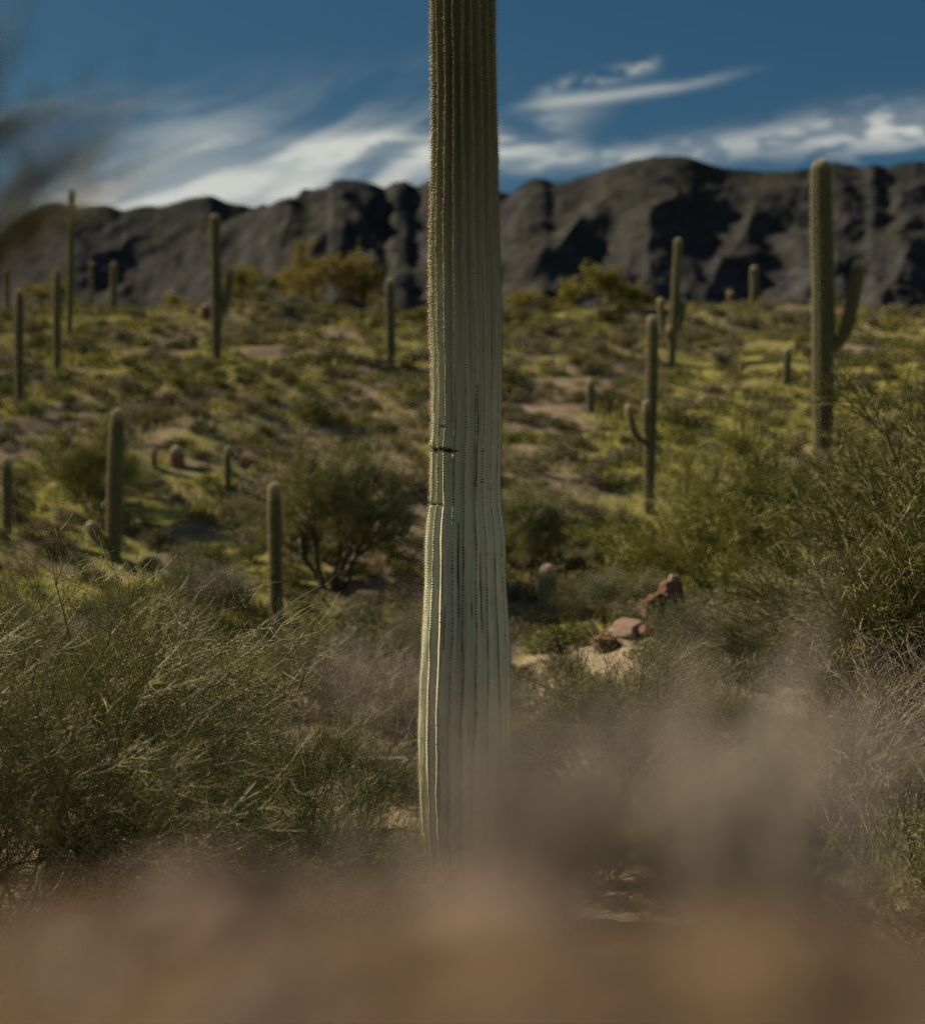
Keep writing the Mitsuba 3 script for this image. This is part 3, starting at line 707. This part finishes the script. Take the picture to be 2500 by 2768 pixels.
wash = [('olive', olive, 'olive shrub in the wash among similar brush', 'olive shrubs in the wash'), ('sage', sage, 'sage green shrub in the wash among similar brush', 'sage shrubs in the wash'),
        ('dry', dry, 'bare grey bush in the wash among similar brush', 'bare bushes in the wash'), ('low', low_l, 'dark leafy shrub in the wash among similar brush', 'dark shrubs in the wash')]
rng = np.random.default_rng(55)
for j in range(400):
    y = rng.uniform(9.0, 21); x = rng.uniform(-0.34, 0.36) * y
    if len(TAKEN) > 110 or any(math.hypot(x - a, y - b) < 0.42 + 0.55 * r for a, b, r in TAKEN) or (0.25 < x < 0.9 and 11.3 < y < 13.0) or (abs(x - 0.95) < 0.5 and 17 < y < 22) or (1.3 < x < 4.2 and 11.5 < y < 17.5) or (y < 21 and any(a < (x / y * FOC + 1250) / 1.3729 < b for a, b in ((490, 600), (970, 1190), (640, 820)))) or (-3 < x < -1.2 and y > 17):
        continue
    q = wash[int(rng.choice(4, p=[.35, .30, .15, .20]))]
    plant('wash_shrub', q[2], 'shrub', x, y, q[1], rng.uniform(0.45, 0.8), rng.uniform(0, 6), q[3])

# ------------------------------------------------------------------ brush scattered over the hillside
def dome(seed, n, col, alt, p, wide=1.0, stems=26, size=0.062, stem=(0.10, 0.085, 0.06)):
    """A low rounded shrub, one metre across: stems from its root and leaf clumps through its volume."""
    rng = np.random.default_rng(seed)
    lobes = unit(rng.normal(size=(9, 3)) * [1, 1, .6] + [0, 0, 0.35]) * rng.uniform(0.26, 0.40, (9, 1)) * [wide, wide, 0.85]
    lobes[:, 2] = np.abs(lobes[:, 2]) + 0.04
    w = rng.integers(0, 9, n)
    C = lobes[w] + unit(rng.normal(size=(n, 3))) * (rng.uniform(0, 1, (n, 1)) ** 0.5) * 0.20
    C = C[C[:, 2] > 0.0]
    v, f = blades(rng, C, size, 1.8)
    parts = [(v, f, colours(rng, len(C), 4, col, 0.3, alt, p))]
    e = lobes[rng.integers(0, 9, stems)] * rng.uniform(1.0, 1.6, (stems, 1)) + rng.normal(size=(stems, 3)) * 0.08
    e[:, 2] = np.abs(e[:, 2])
    P = np.stack([np.zeros((stems, 3)) + [0, 0, -0.08], e * [0.5, .5, .45], e], 1)
    v, f = tubes(P, np.array([[0.010, 0.007, 0.004]]).repeat(stems, 0), 3)
    parts.append((v, f, colours(rng, stems, 9, stem, 0.2)))
    return join(parts)


KINDS = [('grey', dict(col=(0.185, 0.185, 0.120), alt=(0.14, 0.12, 0.08), p=0.3)), ('olive', dict(col=(0.125, 0.135, 0.052), alt=(0.18, 0.18, 0.07), p=0.3)),
         ('brown', dict(col=(0.15, 0.125, 0.085), alt=(0.11, 0.105, 0.055), p=0.4)), ('dark', dict(col=(0.060, 0.068, 0.026), alt=(0.09, 0.085, 0.04), p=0.3)), ('yellow', dict(col=(0.22, 0.22, 0.065), alt=(0.12, 0.13, 0.04), p=0.3))]
LOOK = {'grey': 'low rounded grey-green shrub among many on the slope', 'olive': 'low rounded olive green shrub among many on the slope', 'brown': 'low half-dry brown shrub among many on the slope',
        'dark': 'low dark green shrub among many on the slope', 'yellow': 'low yellow-green shrub among many on the slope'}
for kind, kw in KINDS:
    for v in range(2):
        m = dome(300 + 10 * v + len(kind), 900, **kw, wide=1.0 + 0.25 * v)
        scene[f'{kind}_shrub_shape_{v}'] = {'type': 'shapegroup', 'foliage': vply(m, 'shrub_material')}


def scatter():
    rng = np.random.default_rng(77)
    spots = []
    cell = {}
    tries = 0
    while tries < 30000 and len(spots) < 1900:
        tries += 1
        y = 13 + 74 * rng.random() ** 1.15
        x = rng.uniform(-0.40, 0.40) * y
        s = rng.choice([0.45, 0.6, 0.75, 0.95, 1.25], p=[.16, .26, .28, .21, .09]) * rng.uniform(0.95, 1.55)
        if meshkit.fbm(np.array([[x * 0.16, y * 0.10, 3.0]]), 3, 8)[0] + rng.uniform(-.18, .18) < 0.36:
            continue
        if any((x - a) ** 2 + (y - b) ** 2 < (r + s * 0.45) ** 2 for a, b, r in TAKEN):
            continue
        g = (int(x // 1.5), int(y // 1.5))
        if any((x - a) ** 2 + ((y - b) * 0.8) ** 2 < (0.36 * (s + q)) ** 2 for i in (-1, 0, 1) for j in (-1, 0, 1) for a, b, q in cell.get((g[0] + i, g[1] + j), ())):
            continue
        cell.setdefault(g, []).append((x, y, s))
        spots.append((x, y, s))
    spots.sort(key=lambda q: -(q[2] / q[1]) * (1.0 if abs(q[0] / q[1]) < 0.335 else 0.0))
    zs = ground_z(np.array([q[0] for q in spots]), np.array([q[1] for q in spots]))
    for n, ((x, y, s), z) in enumerate(zip(spots, zs)):
        kind = rng.choice(['grey', 'olive', 'brown', 'dark', 'yellow'], p=[.36, .27, .14, .11, .12])
        to = T().translate([x, y, float(z) - 0.03]).rotate([0, 0, 1], float(rng.uniform(0, 360))).scale([s, s, s * float(rng.uniform(0.75, 1.05))])
        e = {'type': 'instance', 'shape': {'type': 'ref', 'id': f'{kind}_shrub_shape_{int(rng.integers(0, 2))}'}, 'to_world': to}
        if n < 300:
            key = number('hillside_shrub')
            tag(key, LOOK[kind], 'shrub', {'grey': 'grey-green shrubs scattered on the slope', 'olive': 'olive shrubs scattered on the slope', 'brown': 'half-dry brown shrubs scattered on the slope',
                                          'dark': 'dark green shrubs scattered on the slope', 'yellow': 'yellow-green shrubs scattered on the slope'}[kind])
            scene[key] = e
        else:
            scene[f'distant_brush__{n:04d}'] = e
    tag('distant_brush', 'mass of small far shrubs covering the upper hillside', 'brush', kind='stuff')


scatter()


def grass():
    """Short spring grass and weeds in the open patches of the slope and the wash."""
    rng = np.random.default_rng(9)
    n = 90000
    y = 16 + 56 * rng.random(n) ** 1.4
    x = rng.uniform(-0.38, 0.38, n) * y
    keep = meshkit.fbm(np.stack([x * 0.45, y * 0.3, x * 0], -1), 3, 19) + rng.uniform(-.1, .1, n) > 0.52
    x, y = x[keep], y[keep]
    z = ground_z(x, y)
    h = rng.uniform(0.05, 0.16, len(x)) * (1 + y / 60)
    a = rng.uniform(0, 2 * np.pi, len(x))
    w = h * 0.16
    b = np.stack([x, y, z - 0.01], -1); s = np.stack([np.cos(a) * w, np.sin(a) * w, a * 0], -1)
    tip = b + np.stack([rng.normal(size=len(x)) * h * .4, rng.normal(size=len(x)) * h * .4, h], -1)
    V = np.stack([b - s, b + s, tip], 1).reshape(-1, 3)
    F = np.arange(len(V)).reshape(-1, 3)
    scene['grass'] = ply((V, F), 'leaf_material', color=colours(rng, len(x), 3, (0.155, 0.170, 0.035), 0.28, (0.25, 0.22, 0.085), 0.4))
    tag('grass', 'short yellow-green grass in the open patches of the slope', 'grass', kind='stuff')


grass()


# ------------------------------------------------------------------ rocks
def rock(name, label, x, y, size, seed, mat, sink=0.25, group=None, z=None, sub=4):
    m = trimesh.creation.icosphere(subdivisions=sub)
    rng = np.random.default_rng(seed)
    v = np.array(m.vertices)
    for _ in range(11):                                                  # cleave flat faces
        nrm = unit(rng.normal(size=(1, 3)))[0]; off = rng.uniform(0.55, 0.85)
        d = v @ nrm - off
        v = v - np.clip(d, 0, None)[:, None] * nrm * 0.9
    v = v * (1 + 0.12 * (meshkit.fbm(v * 2.2 + seed, 4, seed) - 0.5))[:, None] * np.array(size) / 2
    q = rng.uniform(0, 6.28); c, s = math.cos(q), math.sin(q)
    v = v @ np.array([[c, s, 0], [-s, c, 0], [0, 0, 1]])
    v = v + [x, y, (gz(x, y) if z is None else z) + size[2] * (0.5 - sink)]
    key = number(name)
    scene[key] = ply((v, m.faces), mat, smooth=35)
    tag(key, label, 'rock', group)
    TAKEN.append((x, y, max(size[:2]) * 0.5))


rx, ry = along(1312, 15.6), 15.6
rock('rock', 'tall pointed red rock standing up from the outcrop right of the trunk', rx + .05, ry, (0.30, 0.34, 0.62), 1, 'red_rock_material', 0.2)
rock('rock', 'red rock slab sloping down left of the pointed one', rx - .17, ry - .15, (0.50, 0.45, 0.46), 2, 'red_rock_material', 0.2)
rock('rock', 'pale flat rock at the left foot of the red outcrop', rx - .42, ry - .3, (0.55, 0.45, 0.26), 3, 'pink_rock_material', 0.35)
rock('rock', 'small round stone perched on the pointed red rock', rx + .10, ry - .02, (0.17, 0.17, 0.17), 4, 'pink_rock_material', 0.5, z=gz(rx + .05, ry) + 0.42)
for j, (dx, dy, sz, lab) in enumerate([(-0.75, -.45, (0.35, 0.3, 0.22), 'small dull red rock half buried left of the outcrop'), (-0.28, -.55, (0.25, 0.25, 0.18), 'small dull red rock lying before the outcrop'), (0.42, -.25, (0.40, 0.35, 0.30), 'low red-brown rock touching the right side of the outcrop'),
                                       (0.95, .1, (0.55, 0.5, 0.55), 'rounded red-brown boulder right of the outcrop, half hidden by brush'), (1.35, -.2, (0.45, 0.4, 0.5), 'red-brown boulder at the right end of the outcrop'),
                                       (1.75, .3, (0.5, 0.4, 0.35), 'small red-brown rock in the dark brush right of the outcrop')]):
    rock('rock', lab, rx + dx, ry + dy, sz, 10 + j, 'red_rock_material', 0.2)
for j, (px, y, sz, lab) in enumerate([(1020, 12.2, (0.42, 0.35, 0.22), 'pale stone on the bare ground just right of the trunk'), (1062, 12.6, (0.5, 0.35, 0.2), 'flat pale stone farther right of the trunk on bare ground'),
                                      (1040, 11.7, (0.3, 0.25, 0.15), 'small pale stone before the others right of the trunk')]):
    rock('rock', lab, along(px, y), y, sz, 20 + j, 'pale_rock_material', 0.25)

# ------------------------------------------------------------------ close to the lens: the bank's edge and what grows on it
rock('stone', 'pale pinkish stone on the edge of the near bank, strongly blurred', along(945, .66), .66, (0.085, 0.09, 0.022), 31, 'pink_rock_material', 0.35, sub=3)
veil = twiggy(131, 9, [(5, .7), (5, .55), (4, .5)], 0.34, 0.16, 0.0019, (0.32, 0.29, 0.25), (0.39, 0.355, 0.315), (0.35, 0.33, 0.275), 3, 0.006, wander=0.08, lift=0.10, spread=0.26)
plant('dry_plant', 'grey dry plant blurred in front of the trunk base', 'plant', along(1020, .98), .98, veil, 1.12)
plant('dry_plant', 'faint grey dry plant blurred at lower left of the trunk', 'plant', along(735, 1.02), 1.02, veil, 0.82, 2.0)
plant('dry_plant', 'tall grey dry plant blurred at lower right', 'plant', along(1430, .95), .95, veil, 1.06, 1.0)
plant('dry_plant', 'grey dry plant blurred at right beside the tall one', 'plant', along(1600, 1.0), 1.0, veil, 0.86, 4.0)
plant('dry_plant', 'low grey dry plant blurred between the trunk base and the tall one', 'plant', along(1130, 1.05), 1.05, veil, 0.85, 5.0)


def pebbles():
    """Gravel lying on the edge of the bank."""
    rng = np.random.default_rng(3)
    base = trimesh.creation.icosphere(subdivisions=1)
    parts = []
    for _ in range(420):
        y = rng.uniform(0.22, 0.75); x = rng.uniform(-0.42, 0.42) * (y + 0.1)
        r = 0.0022 * math.exp(rng.normal() * 0.6) * (1 + 2.0 * (rng.random() < 0.12))
        v = base.vertices * (1 + 0.25 * rng.normal(size=(len(base.vertices), 1)).clip(-1, 1)) * r * [1.2, 1, 0.7] + [x, y, gz(x, y) + r * 0.2]
        c = np.array([(0.30, 0.24, 0.20), (0.16, 0.11, 0.08), (0.09, 0.065, 0.05), (0.22, 0.14, 0.09)][int(rng.integers(0, 4))]) * rng.uniform(0.8, 1.2)
        parts.append((v, np.array(base.faces), np.repeat(c[None], len(v), 0)))
    scene['pebbles'] = vply(join(parts), 'twig_material')
    tag('pebbles', 'blurred gravel on the edge of the near bank', 'gravel', kind='stuff')


pebbles()


def overhanging_bush():
    """A bush rooted beyond the left edge; a few leafy boughs of it hang into the corner of the view."""
    rng = np.random.default_rng(8)
    y0 = 1.62
    bough = np.array([[(-1.30, y0, gz(-1.3, y0) - .05), (-1.22, y0, EYE - .3), (-1.02, y0, EYE + .05), (-0.80, y0, EYE + .25), (-0.56, y0, EYE + .33)],
                      [(-1.30, y0, gz(-1.3, y0) - .05), (-1.28, y0 + .1, EYE - .2), (-1.15, y0 + .12, EYE + .12), (-0.90, y0 + .1, EYE + .38), (-0.62, y0 + .05, EYE + .47)]])
    v, f = tubes(bough, np.array([[.016, .013, .010, .007, .004]] * 2), 6)
    key = number('palo_verde_bush')
    scene[key + '__trunk'] = vply((v, f, colours(rng, 1, len(v), (0.08, 0.07, 0.035), 0.05)), 'twig_material')
    S, D = [], []
    for x, z, n in ((-0.57, .27, 9), (-0.66, .22, 8), (-0.62, .38, 9), (-0.60, .31, 8), (-0.74, .28, 6)):
        for _ in range(n):
            S.append((x + rng.normal() * .02, y0 + rng.normal() * .05, EYE + z)); D.append((rng.uniform(0.35, 0.8), rng.normal() * .3, rng.uniform(0.5, 1.0)))
    far = rng.random(len(S)) < 0.25                                    # a few shoots reach on to the right
    D = np.where(far[:, None], np.array([1.0, 0, 0.55]) + rng.normal(size=(len(S), 3)) * 0.15, np.array(D))
    P = grow(rng, np.array(S), D, np.where(far, 0.26, rng.uniform(.10, .19, len(S))), 6, 0.10, 0.02)
    v1, f1 = tubes(P, np.repeat(np.linspace(.0028, .0012, 6)[None], len(P), 0), 4)
    S2, D2, _ = sprout(rng, P, 6, 0.15, 0.4)
    P2 = grow(rng, S2, D2, rng.uniform(.04, .09, len(S2)), 4, 0.12, 0.05)
    v2, f2 = tubes(P2, np.repeat(np.linspace(.0013, .0007, 4)[None], len(P2), 0), 3)
    scene[key + '__branches'] = vply(join([(v1, f1, colours(rng, len(P), 24, (0.10, 0.09, 0.04), .2)), (v2, f2, colours(rng, len(P2), 12, (0.12, 0.115, 0.045), .2))]), 'twig_material')
    P3 = P2[np.repeat(~far, 6)]
    C = (P3[:, :, None] + rng.normal(size=(len(P3), 4, 3, 3)) * .006).reshape(-1, 3)
    v3, f3 = blades(rng, C, 0.011)
    scene[key + '__foliage'] = vply((v3, f3, colours(rng, len(C), 4, (0.075, 0.078, 0.026), .25)), 'leaf_material')
    tag(key, 'near bush beyond the left edge, its blurred twigs reaching into the upper left corner', 'bush')


overhanging_bush()

# fallen wood in the wash
def fallen(label, pts, r, seed):
    rng = np.random.default_rng(seed)
    P = np.array(pts, float)
    t = np.linspace(0, 1, 14) * (len(P) - 1); i = np.minimum(t.astype(int), len(P) - 2); f = (t - i)[:, None]
    Q = P[i] * (1 - f) + P[i + 1] * f + rng.normal(size=(14, 3)) * r * 0.5
    Q[:, 2] += ground_z(Q[:, 0], Q[:, 1])
    v, f = tubes(Q[None], r * np.linspace(1, 0.6, 14)[None], 8)
    key = number('fallen_branch')
    scene[key] = ply((v, f), 'twig_material', smooth=True, color=colours(rng, 1, len(v), (0.21, 0.18, 0.15), 0.05))
    tag(key, label, 'branch')


fallen('long grey fallen branch lying level left of the trunk', [(-1.5, 10.6, 0.52), (-0.9, 10.5, 0.5), (-0.3, 10.3, 0.46)], 0.05, 1)
fallen('thin pale fallen branch on the dark ground at lower left', [(-1.75, 6.6, 0.05), (-1.4, 6.7, 0.12), (-1.1, 6.9, 0.16)], 0.010, 2)
fallen('short pale fallen branch under the leafy shrub left of the trunk base', [(-0.9, 7.0, 0.08), (-0.7, 7.1, 0.14), (-0.5, 7.2, 0.12)], 0.009, 3)
